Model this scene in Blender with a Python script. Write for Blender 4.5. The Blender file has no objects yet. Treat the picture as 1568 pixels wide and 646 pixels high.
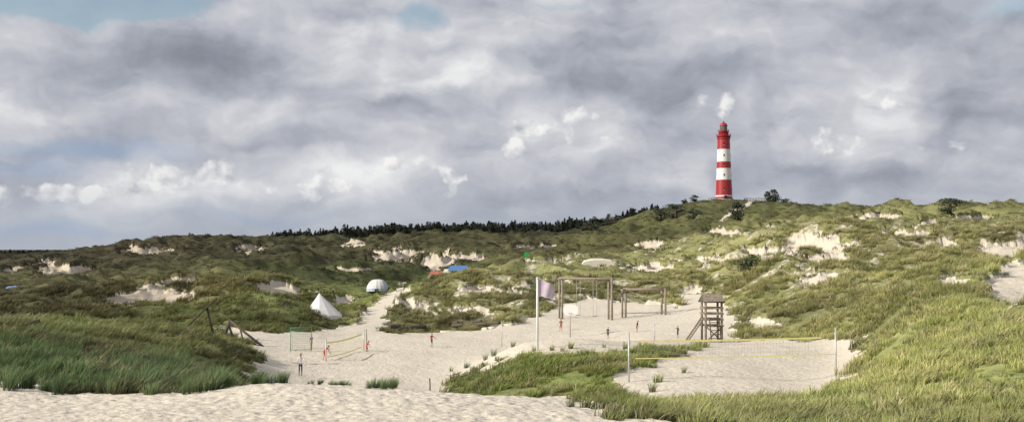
import bpy, math, random
import numpy as np
from mathutils import Vector, Matrix
random.seed(7); rng=np.random.default_rng(7)
scene=bpy.context.scene
# ------------------------------------------------------------------ camera model
FP=1681.0; CX=784.0; CY=323.0; HOR=380.0; Z0=12.0
TH=math.atan((HOR-CY)/FP); CT,ST=math.cos(TH),math.sin(TH)
def ray(px,py):
    xc=(px-CX)/FP; yc=(CY-py)/FP
    return xc, CT-yc*ST, ST+yc*CT
def P(px,py,d):
    x,y,z=ray(px,py); k=d/y
    return x*k,d,z*k+Z0
def project(x,y,z):
    zz=z-Z0
    f=y*CT+zz*ST; u=-y*ST+zz*CT
    f=np.where(np.abs(f)<1e-3,1e-3,f)
    return CX+FP*x/f, CY-FP*u/f
# ------------------------------------------------------------------ noise
def _h(ix,iy,seed):
    h=(ix.astype(np.int64)*374761393+iy.astype(np.int64)*668265263+seed*974711)&0xffffffff
    h=((h^(h>>13))*1274126177)&0xffffffff
    h=(h^(h>>16))&0xffff
    return h*(2*math.pi/65536.0)
def perlin(x,y,seed=0):
    x=np.asarray(x,float); y=np.asarray(y,float)
    ix=np.floor(x); iy=np.floor(y); fx=x-ix; fy=y-iy
    u=fx*fx*fx*(fx*(fx*6-15)+10); v=fy*fy*fy*(fy*(fy*6-15)+10)
    def g(a,b):
        t=_h(ix+a,iy+b,seed); return np.cos(t)*(fx-a)+np.sin(t)*(fy-b)
    n0=g(0,0)*(1-u)+g(1,0)*u; n1=g(0,1)*(1-u)+g(1,1)*u
    return (n0*(1-v)+n1*v)*1.5
def fbm(x,y,o=3,seed=0):
    s=0;a=1.0;f=1.0
    for i in range(o):
        s=s+a*perlin(x*f,y*f,seed+i*17); a*=.5; f*=2.03
    return s
def ss(a,b,x):
    t=np.clip((x-a)/(b-a),0,1); return t*t*(3-2*t)
# ------------------------------------------------------------------ terrain controls
Z='z'
near=[(Z,-1.7,5),(Z,-2.0,8),(Z,-2.5,12),(Z,-3.25,18)]
cols={
-120:[(646,24),(590,36),(540,45),(505,60),(498,72),(Z,-8,100),(470,140),(440,200),(405,300),(396,400),(391,600)],
0:[(646,24),(590,36),(540,45),(505,60),(498,72),(Z,-8,100),(470,140),(440,200),(425,230),(405,300),(396,400),(391,600),(Z,-8,1000)],
100:[(646,24),(594,36),(552,45),(515,60),(500,75),(Z,-8,100),(470,140),(445,180),(418,240),(400,310),(388,420),(386,520),(Z,-6,700)],
200:[(646,24),(594,36),(560,44),(525,62),(500,85),(Z,-8.5,110),(470,140),(450,158),(430,175),(Z,-8,210),(410,280),(387,380),(375,450),(Z,-3,600),(Z,-6,1000)],
300:[(646,24),(598,36),(570,46),(535,66),(508,88),(Z,-8.8,108),(480,135),(455,155),(424,176),(Z,-8,215),(405,290),(380,390),(365,470),(Z,-2,620),(Z,-2,1000)],
400:[(646,24),(588,36),(Z,-8.3,55),(570,75),(545,90),(530,100),(500,118),(468,135),(440,160),(416,178),(Z,-8,220),(402,300),(382,400),(368,480),(Z,0,600),(364,800)],
500:[(646,24),(590,35),(Z,-8.8,55),(577,80),(545,95),(520,112),(500,130),(483,146),(465,175),(445,225),(432,275),(410,330),(385,420),(371,500),(Z,0,620),(362,820)],
600:[(646,24),(598,34),(Z,-8.9,52),(590,75),(550,93),(520,113),(500,132),(478,152),(455,185),(445,225),(432,280),(418,330),(393,420),(364,560),(Z,3,680),(360,830)],
700:[(646,24),(606,33),(Z,-8.7,50),(606,70),(575,81),(545,96),(520,113),(505,130),(490,140),(455,160),(430,175),(424,185),(Z,-8.3,230),(424,300),(405,350),(380,430),(356,560),(Z,6,680),(358,830)],
800:[(646,24),(610,32),(Z,-7.9,48),(610,60),(570,68),(537,78),(524,84),(Z,-9,94),(515,115),(497,128),(480,140),(450,160),(420,185),(402,200),(Z,-5,250),(385,380),(368,520),(Z,6,680),(356,830)],
900:[(646,24),(618,31),(Z,-7.4,45),(605,60),(560,68),(530,76),(517,82),(Z,-8.8,95),(505,118),(485,135),(460,155),(430,185),(405,210),(390,240),(Z,-2.5,280),(375,400),(361,550),(Z,9,680),(352,830)],
1000:[(646,25),(632,30),(Z,-6.6,44),(602,57),(560,68),(536,76),(527,82),(Z,-7.9,95),(510,105),(490,125),(470,140),(450,160),(420,190),(400,215),(385,250),(372,330),(350,430),(332,540),(321,590),(Z,15,720)],
1100:[(646,28),(622,44),(603,55),(570,65),(535,80),(522,92),(500,108),(480,122),(455,140),(420,165),(395,185),(385,200),(370,230),(359,260),(342,400),(316,550),(303,588),(304,600),(Z,18,720)],
1200:[(646,30),(622,42),(608,55),(575,65),(540,78),(522,88),(500,98),(470,112),(430,130),(400,150),(375,170),(352,185),(346,195),(Z,2,240),(338,380),(320,480),(309,560),(Z,14,720)],
1300:[(646,32),(604,48),(582,58),(555,68),(530,78),(500,86),(470,97),(430,115),(395,140),(370,160),(350,172),(343,182),(Z,2.5,230),(332,400),(320,480),(Z,10,720)],
1400:[(646,30),(600,38),(550,48),(500,60),(450,75),(418,85),(Z,-3.5,105),(395,140),(372,165),(354,200),(340,260),(325,360),(314,430),(Z,9,720)],
1480:[(646,28),(600,35),(550,45),(500,55),(450,68),(405,84),(Z,-3,105),(385,135),(360,165),(339,250),(318,410),(Z,9,720)],
1568:[(646,26),(600,33),(550,42),(500,52),(460,64),(420,78),(392,92),(Z,-1.5,115),(370,150),(350,170),(345,185),(330,300),(316,400),(Z,9,720)],
1700:[(646,26),(600,33),(550,42),(500,52),(460,64),(420,78),(388,92),(Z,-1.5,115),(370,150),(345,175),(330,300),(316,400),(Z,9,720)],
}
SA=2.6
C=[];CZ=[]
for px,lst in cols.items():
    L=[]
    if px in(-120,200,500,800,1100,1400,1700): L+=near
    L+=lst
    if px in(-120,200,500,800,1100,1400,1700): L+=[(Z,0.0 if px>300 else -10,1500),(Z,-11,3000),(Z,-11.5,7000)]
    for it in L:
        if it[0]==Z: d=it[2]; z=it[1]; x=(px-CX)/FP*d
        else:
            x,y,z=P(px,it[0],it[1]); z-=Z0; d=it[1]
        C.append((SA*math.atan2(x,d),math.log(math.hypot(x,d)))); CZ.append(z)
C=np.array(C);CZ=np.array(CZ);c2=0.05**2
A=np.sqrt(((C[:,None]-C[None])**2).sum(-1)+c2)
n=len(C)
M=np.zeros((n+3,n+3));M[:n,:n]=A+np.eye(n)*(-0.0015);M[:n,n]=1;M[:n,n+1:]=C;M[n,:n]=1;M[n+1:,:n]=C.T
W=np.linalg.solve(M,np.concatenate([CZ,[0,0,0]]))
def base_z(x,y):
    x=np.asarray(x,float).ravel();y=np.asarray(y,float).ravel()
    r=np.maximum(np.hypot(x,y),3.0); a=np.arctan2(x,y)
    ac=np.clip(a,-0.56,0.56)
    q=np.stack([SA*ac,np.log(np.clip(r,5,7000))],1)
    out=np.empty(len(q))
    for i in range(0,len(q),60000):
        b=q[i:i+60000]
        dd=np.sqrt((b[:,0:1]-C[None,:,0])**2+(b[:,1:2]-C[None,:,1])**2+c2)
        out[i:i+60000]=dd@W[:n]+W[n]+b@W[n+1:]
    w=ss(0.56,1.3,np.abs(a))
    prof=np.interp(np.log(r),np.log([3,12,60,200,1500,7000]),[-1.7,-2.5,-6,-6,-8,-10])
    return out*(1-w)+prof*w+Z0
# ------------------------------------------------------------------ sand areas
def inpoly(px,py,poly):
    m=np.zeros(px.shape,bool); j=len(poly)-1
    for i in range(len(poly)):
        xi,yi=poly[i];xj,yj=poly[j]
        if yi!=yj:
            c=((yi>py)!=(yj>py))&(px<(xj-xi)*(py-yi)/(yj-yi)+xi); m^=c
        j=i
    return m
polyF=[(-600,580),(0,582),(60,592),(150,600),(330,602),(370,582),(430,575),(500,580),(600,580),(700,580),(860,605),(960,618),(1010,645),(1020,900),(-600,900)]
polyV=[(395,545),(385,522),(310,508),(330,500),(420,510),(480,506),(545,498),(600,510),(700,507),(790,497),(850,470),(900,457),(960,462),(1040,470),(1035,450),(1075,448),(1110,470),(1135,488),(1120,522),(1060,530),(1000,535),(900,540),(800,540),(745,560),(700,580),(670,620),(600,640),(480,630),(380,640),(390,590)]
polyP=[(535,503),(552,478),(590,452),(612,440),(628,446),(606,470),(580,505)]
polyC=[(925,597),(960,562),(1040,550),(1070,530),(1120,520),(1250,520),(1324,515),(1324,540),(1294,586),(1234,614),(1140,624),(990,616)]
polyM=[(745,548),(762,527),(790,516),(824,521),(818,541),(780,552)]
path=[(1150,303),(1142,312),(1118,322),(1100,338),(1106,340),(1124,326),(1148,316),(1157,303)]
scars=[(1250,369,78,15,130,210,1.3),(1180,382,60,8,130,190,1.1),(1345,328,54,8,230,500,1.1),(1540,379,66,16,100,200,1.35),(1572,430,62,38,60,135,1.7),
(1108,354,36,8,150,420,1.1),(998,373,28,11,200,450,1.2),(670,397,32,17,280,540,1.25),(603,388,38,14,280,560,1.1),(540,369,32,6,280,620,.9),(432,440,62,16,120,210,1.25),
(235,444,70,16,120,210,1.1),(185,458,60,11,110,190,1.0),(275,426,36,8,130,210,1.0),(225,381,44,9,280,500,1.0),(98,411,50,9,200,450,1.6),(72,397,28,6,280,450,1.0),
(22,408,26,8,200,420,1.0),(380,378,26,7,280,520,.9),(540,410,32,6,260,440,1.0),(722,390,26,6,280,520,.9),(640,468,54,14,120,200,.85),(1452,370,40,11,120,240,1.1),
(1482,330,50,6,200,420,1.0),(1450,424,36,13,65,100,.85),(90,543,50,10,35,65,.95),(1160,492,36,11,85,130,1.1),(1000,407,84,10,150,270,.75),(1260,418,80,15,100,170,.8),
(1385,354,60,10,140,250,1.2),(1090,395,74,9,140,250,.75),(760,440,60,12,130,210,.7),(1530,600,40,20,25,50,.5),(850,397,44,7,180,270,.65),(1275,394,70,9,110,190,1.0),(530,452,34,12,140,230,.95),
(820,375,50,6,280,520,.6),(1200,345,44,5,230,420,.9),(1060,440,44,12,130,200,.7),(1420,340,50,6,200,400,.7),(860,430,60,10,150,210,.6),(700,470,70,10,120,180,.8)]
def floor_masks(x,y,z):
    px,py=project(x,y,z); d=y
    nn=fbm(x/3.0,y/3.0,3,5); n2=fbm(x/3.0+40,y/3.0,3,9)
    sc=FP/np.maximum(d,10)*0.9
    qx=px+nn*sc*1.3; qy=py+n2*np.minimum(sc*0.25,8)
    m=np.zeros(px.shape); front=y>1
    def put(mask,v=1.0):
        nonlocal m
        m=np.where(mask&front,np.maximum(m,v),m)
    put(inpoly(qx,qy,polyF)&(d<60))
    put((d<20)&(px<1030))
    put((d>20)&(d<75)&(qx>385)&(qx<675)&(py>560))
    put(inpoly(qx,qy,polyV)&(d>45)&(d<185))
    put(inpoly(qx,qy,polyP)&(d>110)&(d<330))
    put(inpoly(qx,qy,polyC)&(d>46)&(d<105))
    floor=m.copy()
    put(inpoly(qx,qy,polyM)&(d>66)&(d<94))
    return m,floor
def scar_masks(x,y,z,floor):
    px,py=project(x,y,z); d=y; front=y>1
    scar=np.zeros(px.shape)
    nb=fbm(x/7.0+9,y/7.0,4,21)
    nc=fbm(px/30.0,py/4.0+nb,4,33)
    for cx,cy,rx,ry,d0,d1,st in scars:
        sel=np.where((np.abs(px-cx)<rx*1.7)&(np.abs(py-cy)<ry*1.7)&(d>d0)&(d<d1)&front)[0]
        if len(sel)==0: continue
        e=1.15-np.sqrt(((px[sel]-cx)/rx)**2+((py[sel]-cy)/ry)**2)
        v=ss(0.05,0.35,e*st+nb[sel]*0.5+nc[sel]*0.5-.12)*(e>-.45)
        scar[sel]=np.maximum(scar[sel],v*min(st+.2,1))
    scar*=1-floor
    r=np.hypot(x,y); mid=ss(95,130,r)*(1-ss(260,420,r))*ss(560,620,px)*front+.5*ss(120,150,r)*(1-ss(210,240,r))*(px<560)*front+.4*(1-ss(95,130,r))*(px>1100)
    thin=np.minimum(mid,1)*ss(.08,.5,-fbm(x/5+11,y/5,3,81)+.3*fbm(x/1.5,y/1.5,2,85))*.5
    pth=np.where(inpoly(px,py,path)&(d>280)&(d<590),.62,0)
    return scar,thin,pth
def height(x,y,ret=False):
    x=np.asarray(x,float).ravel();y=np.asarray(y,float).ravel()
    b=base_z(x,y); m,fl=floor_masks(x,y,b)
    r=np.hypot(x,y); veg=1-fl
    n1=fbm(x/11,y/11,3,1); rid=.5-2*np.abs(perlin(x/46+3,y/46,2)); rid2=.45-2*np.abs(perlin(x/18+3,y/18,4)); rid3=.45-2*np.abs(perlin(x/7+3,y/7,6))
    small=fbm(x/2.6,y/2.6,3,3)
    near=ss(40,70,r)
    amp=ss(105,140,r)
    z=b+n1*(.12+.28*near)*veg+small*0.15*veg*ss(30,45,r)
    far=ss(190,420,r)*(1-ss(900,1500,r)); az_=np.arctan2(x,np.maximum(y,.01))
    hillk=1-0.85*np.exp(-(((x-114)/70)**2+((y-588)/70)**2))
    hillk=hillk*(1-.65*ss(-.33,-.42,az_)*ss(250,400,r))
    z+= (rid*4.0*far + rid2*(1.8*far+1.3*amp*veg*(1-.6*far)) + rid3*(.6*amp*veg*(1-.5*far)+.24*ss(50,70,r)*veg) + n1*1.0*far)*hillk-.7*far
    z+= fl*(0.10*fbm(x/5,y/5,2,8)+0.03*fbm(x/.9,y/.9,3,12)*(r<200)+0.03*fbm(x/.33,y/.33,2,14)*(r<60))
    scar,thin,pth=scar_masks(x,y,z,fl)
    z-= scar*np.clip(r*0.006,0.35,1.9)
    if ret: return z,np.maximum(np.maximum(m,thin),np.maximum(scar,pth)),fl,scar
    return z
def G(px,py,d0,d1):
    ds=np.linspace(d0,d1,400); x,y,z=ray(px,py); k=ds/y
    hz=height(x*k,ds); rz=z*k+Z0
    w=np.where(rz<=hz)[0]
    i=w[0] if len(w) else int(np.argmin(np.abs(rz-hz)))
    return Vector((x*k[i],ds[i],hz[i]))
# ------------------------------------------------------------------ colour field (albedo; dark heath tone on left dunes also paints in cloud shadow)
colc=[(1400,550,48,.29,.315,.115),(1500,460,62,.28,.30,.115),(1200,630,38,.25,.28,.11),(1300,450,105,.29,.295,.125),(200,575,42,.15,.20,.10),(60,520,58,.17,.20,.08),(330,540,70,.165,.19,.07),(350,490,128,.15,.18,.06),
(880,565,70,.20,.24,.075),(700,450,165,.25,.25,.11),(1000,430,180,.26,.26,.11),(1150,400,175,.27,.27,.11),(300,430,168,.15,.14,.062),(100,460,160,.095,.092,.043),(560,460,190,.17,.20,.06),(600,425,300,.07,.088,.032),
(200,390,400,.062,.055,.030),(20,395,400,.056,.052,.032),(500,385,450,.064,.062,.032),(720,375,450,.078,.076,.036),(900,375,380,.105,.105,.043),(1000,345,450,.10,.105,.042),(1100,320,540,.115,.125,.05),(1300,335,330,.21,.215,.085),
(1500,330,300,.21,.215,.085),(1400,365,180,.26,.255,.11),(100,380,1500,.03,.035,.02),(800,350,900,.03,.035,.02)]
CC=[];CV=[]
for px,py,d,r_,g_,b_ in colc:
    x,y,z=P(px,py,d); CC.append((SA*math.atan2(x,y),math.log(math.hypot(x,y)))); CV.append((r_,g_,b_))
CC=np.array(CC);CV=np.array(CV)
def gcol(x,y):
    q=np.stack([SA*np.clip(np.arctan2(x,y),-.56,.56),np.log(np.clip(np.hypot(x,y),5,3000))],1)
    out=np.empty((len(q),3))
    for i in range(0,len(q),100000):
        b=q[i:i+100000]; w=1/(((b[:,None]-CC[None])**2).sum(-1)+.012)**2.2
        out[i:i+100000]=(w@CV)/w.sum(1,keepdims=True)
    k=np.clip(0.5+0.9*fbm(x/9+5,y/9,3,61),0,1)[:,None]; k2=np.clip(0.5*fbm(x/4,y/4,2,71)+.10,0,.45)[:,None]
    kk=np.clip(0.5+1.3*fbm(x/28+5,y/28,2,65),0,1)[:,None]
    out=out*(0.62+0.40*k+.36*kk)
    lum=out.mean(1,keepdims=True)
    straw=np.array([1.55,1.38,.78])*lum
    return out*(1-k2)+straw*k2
# ------------------------------------------------------------------ material helpers
def newmat(name):
    m=bpy.data.materials.new(name); m.use_nodes=True; nt=m.node_tree
    b=nt.nodes['Principled BSDF']; return m,nt,b
def mat(name,col,rough=.7,metal=0,var=0.12,scale=8):
    m,nt,b=newmat(name); N=nt.nodes.new; L=nt.links.new
    tc=N('ShaderNodeTexCoord'); no=N('ShaderNodeTexNoise'); no.inputs['Scale'].default_value=scale; no.inputs['Detail'].default_value=4
    L(tc.outputs['Object'],no.inputs['Vector'])
    r=N('ShaderNodeValToRGB'); r.color_ramp.elements[0].position=.3; r.color_ramp.elements[1].position=.7
    r.color_ramp.elements[0].color=(*[c*(1-var) for c in col],1); r.color_ramp.elements[1].color=(*[min(1,c*(1+var)) for c in col],1)
    L(no.outputs['Fac'],r.inputs['Fac']); L(r.outputs['Color'],b.inputs['Base Color'])
    b.inputs['Roughness'].default_value=rough; b.inputs['Metallic'].default_value=metal
    return m
tm,nt,bs=newmat('dune_ground'); N=nt.nodes.new; L=nt.links.new
def math_(op,a=None,b=None,c=None,nt=nt,clamp=False):
    nd=nt.nodes.new('ShaderNodeMath'); nd.operation=op; nd.use_clamp=clamp
    for i,v in enumerate((a,b,c)):
        if v is None: continue
        if isinstance(v,(int,float)): nd.inputs[i].default_value=v
        else: nt.links.new(v,nd.inputs[i])
    return nd.outputs[0]
def noise_(vec,scale,detail=3,rough=.55,nt=nt,dist=0):
    nd=nt.nodes.new('ShaderNodeTexNoise'); nd.inputs['Scale'].default_value=scale; nd.inputs['Detail'].default_value=detail; nd.inputs['Roughness'].default_value=rough; nd.inputs['Distortion'].default_value=dist
    nt.links.new(vec,nd.inputs['Vector']); return nd
def maprange(v,a,b,c=0,d=1,nt=nt,smooth=True):
    nd=nt.nodes.new('ShaderNodeMapRange'); nd.interpolation_type='SMOOTHSTEP' if smooth else 'LINEAR'
    nt.links.new(v,nd.inputs[0]); 
    for i,q in enumerate((a,b,c,d)): nd.inputs[i+1].default_value=q
    return nd.outputs[0]
def mixc(f,a,b,nt=nt,blend='MIX'):
    nd=nt.nodes.new('ShaderNodeMix'); nd.data_type='RGBA'; nd.blend_type=blend
    if isinstance(f,(int,float)): nd.inputs[0].default_value=f
    else: nt.links.new(f,nd.inputs[0])
    for i,v in ((6,a),(7,b)):
        if isinstance(v,tuple): nd.inputs[i].default_value=(*v,1)
        else: nt.links.new(v,nd.inputs[i])
    return nd.outputs[2]
tc=N('ShaderNodeTexCoord').outputs['Object']
asand=N('ShaderNodeAttribute'); asand.attribute_name='sand'
atan_=N('ShaderNodeAttribute'); atan_.attribute_name='soil'
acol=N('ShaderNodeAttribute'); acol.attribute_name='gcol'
nA=noise_(tc,1.1,5,.65); nB=noise_(tc,9,3,.6); nC=noise_(tc,0.12,3,.6); nD=noise_(tc,0.35,5,.7)
sm=math_('ADD',asand.outputs['Fac'],math_('MULTIPLY',math_('SUBTRACT',nA.outputs['Fac'],.5),1.1))
smask=maprange(sm,.38,.6)
sandc=mixc(nC.outputs['Fac'],(.61,.54,.44),(.73,.665,.56))
sandc=mixc(maprange(nB.outputs['Fac'],.3,.7),mixc(.35,sandc,(.42,.36,.29)),sandc)
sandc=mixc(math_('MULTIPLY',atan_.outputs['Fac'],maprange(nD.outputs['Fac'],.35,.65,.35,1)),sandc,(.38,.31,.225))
patch=maprange(nD.outputs['Fac'],.52,.68)
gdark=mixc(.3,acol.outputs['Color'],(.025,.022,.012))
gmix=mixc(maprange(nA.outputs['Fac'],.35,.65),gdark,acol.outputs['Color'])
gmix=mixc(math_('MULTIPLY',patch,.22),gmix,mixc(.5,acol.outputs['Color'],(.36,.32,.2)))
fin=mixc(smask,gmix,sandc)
L(fin,bs.inputs['Base Color']); bs.inputs['Roughness'].default_value=.95
bs.inputs['Specular IOR Level'].default_value=.12
vo=N('ShaderNodeTexVoronoi'); vo.inputs['Scale'].default_value=2.6; vo.feature='SMOOTH_F1'; L(tc,vo.inputs['Vector'])
vm=maprange(vo.outputs['Distance'],0.0,.45)
hgt=math_('ADD',math_('MULTIPLY',vm,.06),math_('MULTIPLY',noise_(tc,3.5,4,.6).outputs['Fac'],.13))
hg=math_('ADD',hgt,math_('MULTIPLY',math_('SUBTRACT',1.0,smask),math_('MULTIPLY',nA.outputs['Fac'],.5)))
bp=N('ShaderNodeBump'); bp.inputs['Strength'].default_value=.65; bp.inputs['Distance'].default_value=1.0
L(hg,bp.inputs['Height']); L(bp.outputs['Normal'],bs.inputs['Normal'])
# ------------------------------------------------------------------ terrain mesh
fa=np.radians(np.linspace(-31,31,860)); ca=np.radians(np.linspace(31,329,90))[1:-1]
ang=np.concatenate([fa,ca]); na=len(ang)
rr=np.concatenate([np.geomspace(3,20,40)[:-1],np.geomspace(20,210,720)[:-1],np.geomspace(210,1000,420)[:-1],np.geomspace(1000,9000,50)]); nr=len(rr)
RR,AA=np.meshgrid(rr,ang,indexing='ij')
X=(RR*np.sin(AA)).ravel();Y=(RR*np.cos(AA)).ravel()
ZZ,SM,FL,SC=height(X,Y,True)
co=np.stack([X,Y,ZZ],1); co=np.vstack([co,[[0,0,Z0-1.7]]]).astype(np.float32)
i0=np.arange(nr-1)[:,None]*na; j=np.arange(na)[None]; j2=(j+1)%na
q=np.stack([i0+j,i0+j2,i0+na+j2,i0+na+j],-1).reshape(-1,4)[:, ::-1]
cen=nr*na
tri=np.array([[cen,(k+1)%na,k] for k in range(na)])
me=bpy.data.meshes.new('dune_ground')
nq=len(q);ntri=len(tri)
me.vertices.add(len(co)); me.vertices.foreach_set('co',co.ravel())
me.loops.add(nq*4+ntri*3); me.loops.foreach_set('vertex_index',np.concatenate([q.ravel(),tri.ravel()]).astype(np.int32))
me.polygons.add(nq+ntri)
me.polygons.foreach_set('loop_start',np.concatenate([np.arange(nq)*4,nq*4+np.arange(ntri)*3]).astype(np.int32))
me.update(calc_edges=True); me.validate()
me.polygons.foreach_set('use_smooth',np.ones(len(me.polygons),bool))
at=me.attributes.new('sand','FLOAT','POINT'); at.data.foreach_set('value',np.append(SM,1).astype(np.float32))
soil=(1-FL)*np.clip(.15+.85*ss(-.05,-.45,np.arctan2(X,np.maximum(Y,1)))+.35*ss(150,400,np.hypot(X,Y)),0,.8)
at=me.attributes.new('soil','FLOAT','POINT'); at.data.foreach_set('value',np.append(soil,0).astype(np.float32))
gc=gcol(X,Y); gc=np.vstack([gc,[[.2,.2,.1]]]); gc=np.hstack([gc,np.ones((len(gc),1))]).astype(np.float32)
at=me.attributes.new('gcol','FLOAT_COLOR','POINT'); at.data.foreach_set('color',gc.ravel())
me.materials.append(tm)
terrain=bpy.data.objects.new('dune_ground',me); scene.collection.objects.link(terrain)
# ------------------------------------------------------------------ mesh builder
class MB:
    def __init__(s): s.v=[];s.f=[];s.m=[];s.mats=[];s.sm=[]
    def mi(s,m):
        if m not in s.mats: s.mats.append(m)
        return s.mats.index(m)
    def face(s,pts,m,smooth=False):
        b=len(s.v); s.v+= [tuple(p) for p in pts]; s.f.append(tuple(range(b,b+len(pts)))); s.m.append(s.mi(m)); s.sm.append(smooth)
    def box(s,c,size,m,rot=None):
        b=len(s.v); c=Vector(c)
        for dx in(-.5,.5):
            for dy in(-.5,.5):
                for dz in(-.5,.5):
                    p=Vector((dx*size[0],dy*size[1],dz*size[2]))
                    if rot is not None: p=rot@p
                    s.v.append(tuple(c+p))
        for f in((0,1,3,2),(4,6,7,5),(0,4,5,1),(2,3,7,6),(0,2,6,4),(1,5,7,3)):
            s.f.append(tuple(b+k for k in f)); s.m.append(s.mi(m)); s.sm.append(False)
    def tube(s,pts,rad,m,seg=8,cap=True,smooth=True):
        pts=[Vector(p) for p in pts]
        if not isinstance(rad,(list,tuple)): rad=[rad]*len(pts)
        rings=[]
        for i,p in enumerate(pts):
            t=(pts[min(i+1,len(pts)-1)]-pts[max(i-1,0)]).normalized()
            a=Vector((0,0,1)) if abs(t.z)<.9 else Vector((1,0,0))
            u=t.cross(a).normalized(); w=t.cross(u)
            b=len(s.v); rings.append(b)
            for k in range(seg):
                an=2*math.pi*k/seg; s.v.append(tuple(p+(u*math.cos(an)+w*math.sin(an))*rad[i]))
        mi=s.mi(m)
        for i in range(len(pts)-1):
            for k in range(seg):
                k2=(k+1)%seg; s.f.append((rings[i]+k,rings[i+1]+k,rings[i+1]+k2,rings[i]+k2)); s.m.append(mi); s.sm.append(smooth)
        if cap:
            s.f.append(tuple(rings[0]+k for k in range(seg))); s.m.append(mi); s.sm.append(False)
            s.f.append(tuple(rings[-1]+k for k in reversed(range(seg)))); s.m.append(mi); s.sm.append(False)
    def lathe(s,prof,m,seg=32,c=(0,0,0)):
        base=[]
        for r,z in prof:
            b=len(s.v); base.append(b)
            for k in range(seg):
                a=2*math.pi*k/seg; s.v.append((c[0]+r*math.cos(a),c[1]+r*math.sin(a),c[2]+z))
        mi=s.mi(m)
        for i in range(len(prof)-1):
            for k in range(seg):
                k2=(k+1)%seg; s.f.append((base[i]+k,base[i]+k2,base[i+1]+k2,base[i+1]+k)); s.m.append(mi); s.sm.append(True)
    def obj(s,name,loc=(0,0,0),rz=0,coll=None):
        me=bpy.data.meshes.new(name); me.from_pydata(s.v,[],s.f)
        for m in s.mats: me.materials.append(m)
        me.polygons.foreach_set('material_index',s.m); me.polygons.foreach_set('use_smooth',s.sm); me.update()
        o=bpy.data.objects.new(name,me); o.location=loc; o.rotation_euler[2]=rz
        (coll or scene.collection).objects.link(o); return o
# ------------------------------------------------------------------ instancer
def instancer(name,pts,rot,scl,col,vi,coll):
    me=bpy.data.meshes.new(name); me.vertices.add(len(pts)); me.vertices.foreach_set('co',pts.astype(np.float32).ravel())
    for nm,arr in(('rot',rot),('scl',scl),('col',col)):
        a=me.attributes.new(nm,'FLOAT_VECTOR','POINT'); a.data.foreach_set('vector',arr.astype(np.float32).ravel())
    a=me.attributes.new('vi','INT','POINT'); a.data.foreach_set('value',vi.astype(np.int32))
    o=bpy.data.objects.new(name,me); scene.collection.objects.link(o)
    ng=bpy.data.node_groups.new(name,'GeometryNodeTree')
    ng.interface.new_socket('Geometry',in_out='INPUT',socket_type='NodeSocketGeometry'); ng.interface.new_socket('Geometry',in_out='OUTPUT',socket_type='NodeSocketGeometry')
    gi=ng.nodes.new('NodeGroupInput'); go=ng.nodes.new('NodeGroupOutput'); ip=ng.nodes.new('GeometryNodeInstanceOnPoints'); ci=ng.nodes.new('GeometryNodeCollectionInfo')
    ci.inputs['Collection'].default_value=coll; ci.inputs['Separate Children'].default_value=True; ci.inputs['Reset Children'].default_value=True
    def na_(nm,t):
        k=ng.nodes.new('GeometryNodeInputNamedAttribute'); k.data_type=t; k.inputs['Name'].default_value=nm; return k.outputs['Attribute']
    er=ng.nodes.new('FunctionNodeEulerToRotation'); l=ng.links.new
    l(na_('rot','FLOAT_VECTOR'),er.inputs[0]); l(er.outputs[0],ip.inputs['Rotation']); l(na_('scl','FLOAT_VECTOR'),ip.inputs['Scale'])
    l(na_('vi','INT'),ip.inputs['Instance Index']); ip.inputs['Pick Instance'].default_value=True
    l(gi.outputs[0],ip.inputs['Points']); l(ci.outputs[0],ip.inputs['Instance']); l(ip.outputs[0],go.inputs[0])
    md=o.modifiers.new('instances','NODES'); md.node_group=ng
    return o
def foliage_mat(name,tipmix=.5,trans=.25):
    m,nt,b=newmat(name); N=nt.nodes.new; L=nt.links.new
    a=N('ShaderNodeAttribute'); a.attribute_type='INSTANCER'; a.attribute_name='col'
    t=N('ShaderNodeAttribute'); t.attribute_name='t'
    oi=N('ShaderNodeObjectInfo')
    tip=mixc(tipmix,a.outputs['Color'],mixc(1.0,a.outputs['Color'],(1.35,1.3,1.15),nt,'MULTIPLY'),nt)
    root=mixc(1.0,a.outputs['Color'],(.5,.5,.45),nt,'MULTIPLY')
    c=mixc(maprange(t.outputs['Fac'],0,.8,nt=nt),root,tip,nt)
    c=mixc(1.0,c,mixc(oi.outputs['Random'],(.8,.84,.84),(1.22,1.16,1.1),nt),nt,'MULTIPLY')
    L(c,b.inputs['Base Color']); b.inputs['Roughness'].default_value=.6; b.inputs['Specular IOR Level'].default_value=.2
    if trans>0:
        tr=N('ShaderNodeBsdfTranslucent'); L(c,tr.inputs['Color']); mx=N('ShaderNodeMixShader'); mx.inputs[0].default_value=trans
        L(b.outputs[0],mx.inputs[1]); L(tr.outputs[0],mx.inputs[2]); L(mx.outputs[0],nt.nodes['Material Output'].inputs['Surface'])
    return m
grassm=foliage_mat('grass_blades')
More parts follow.
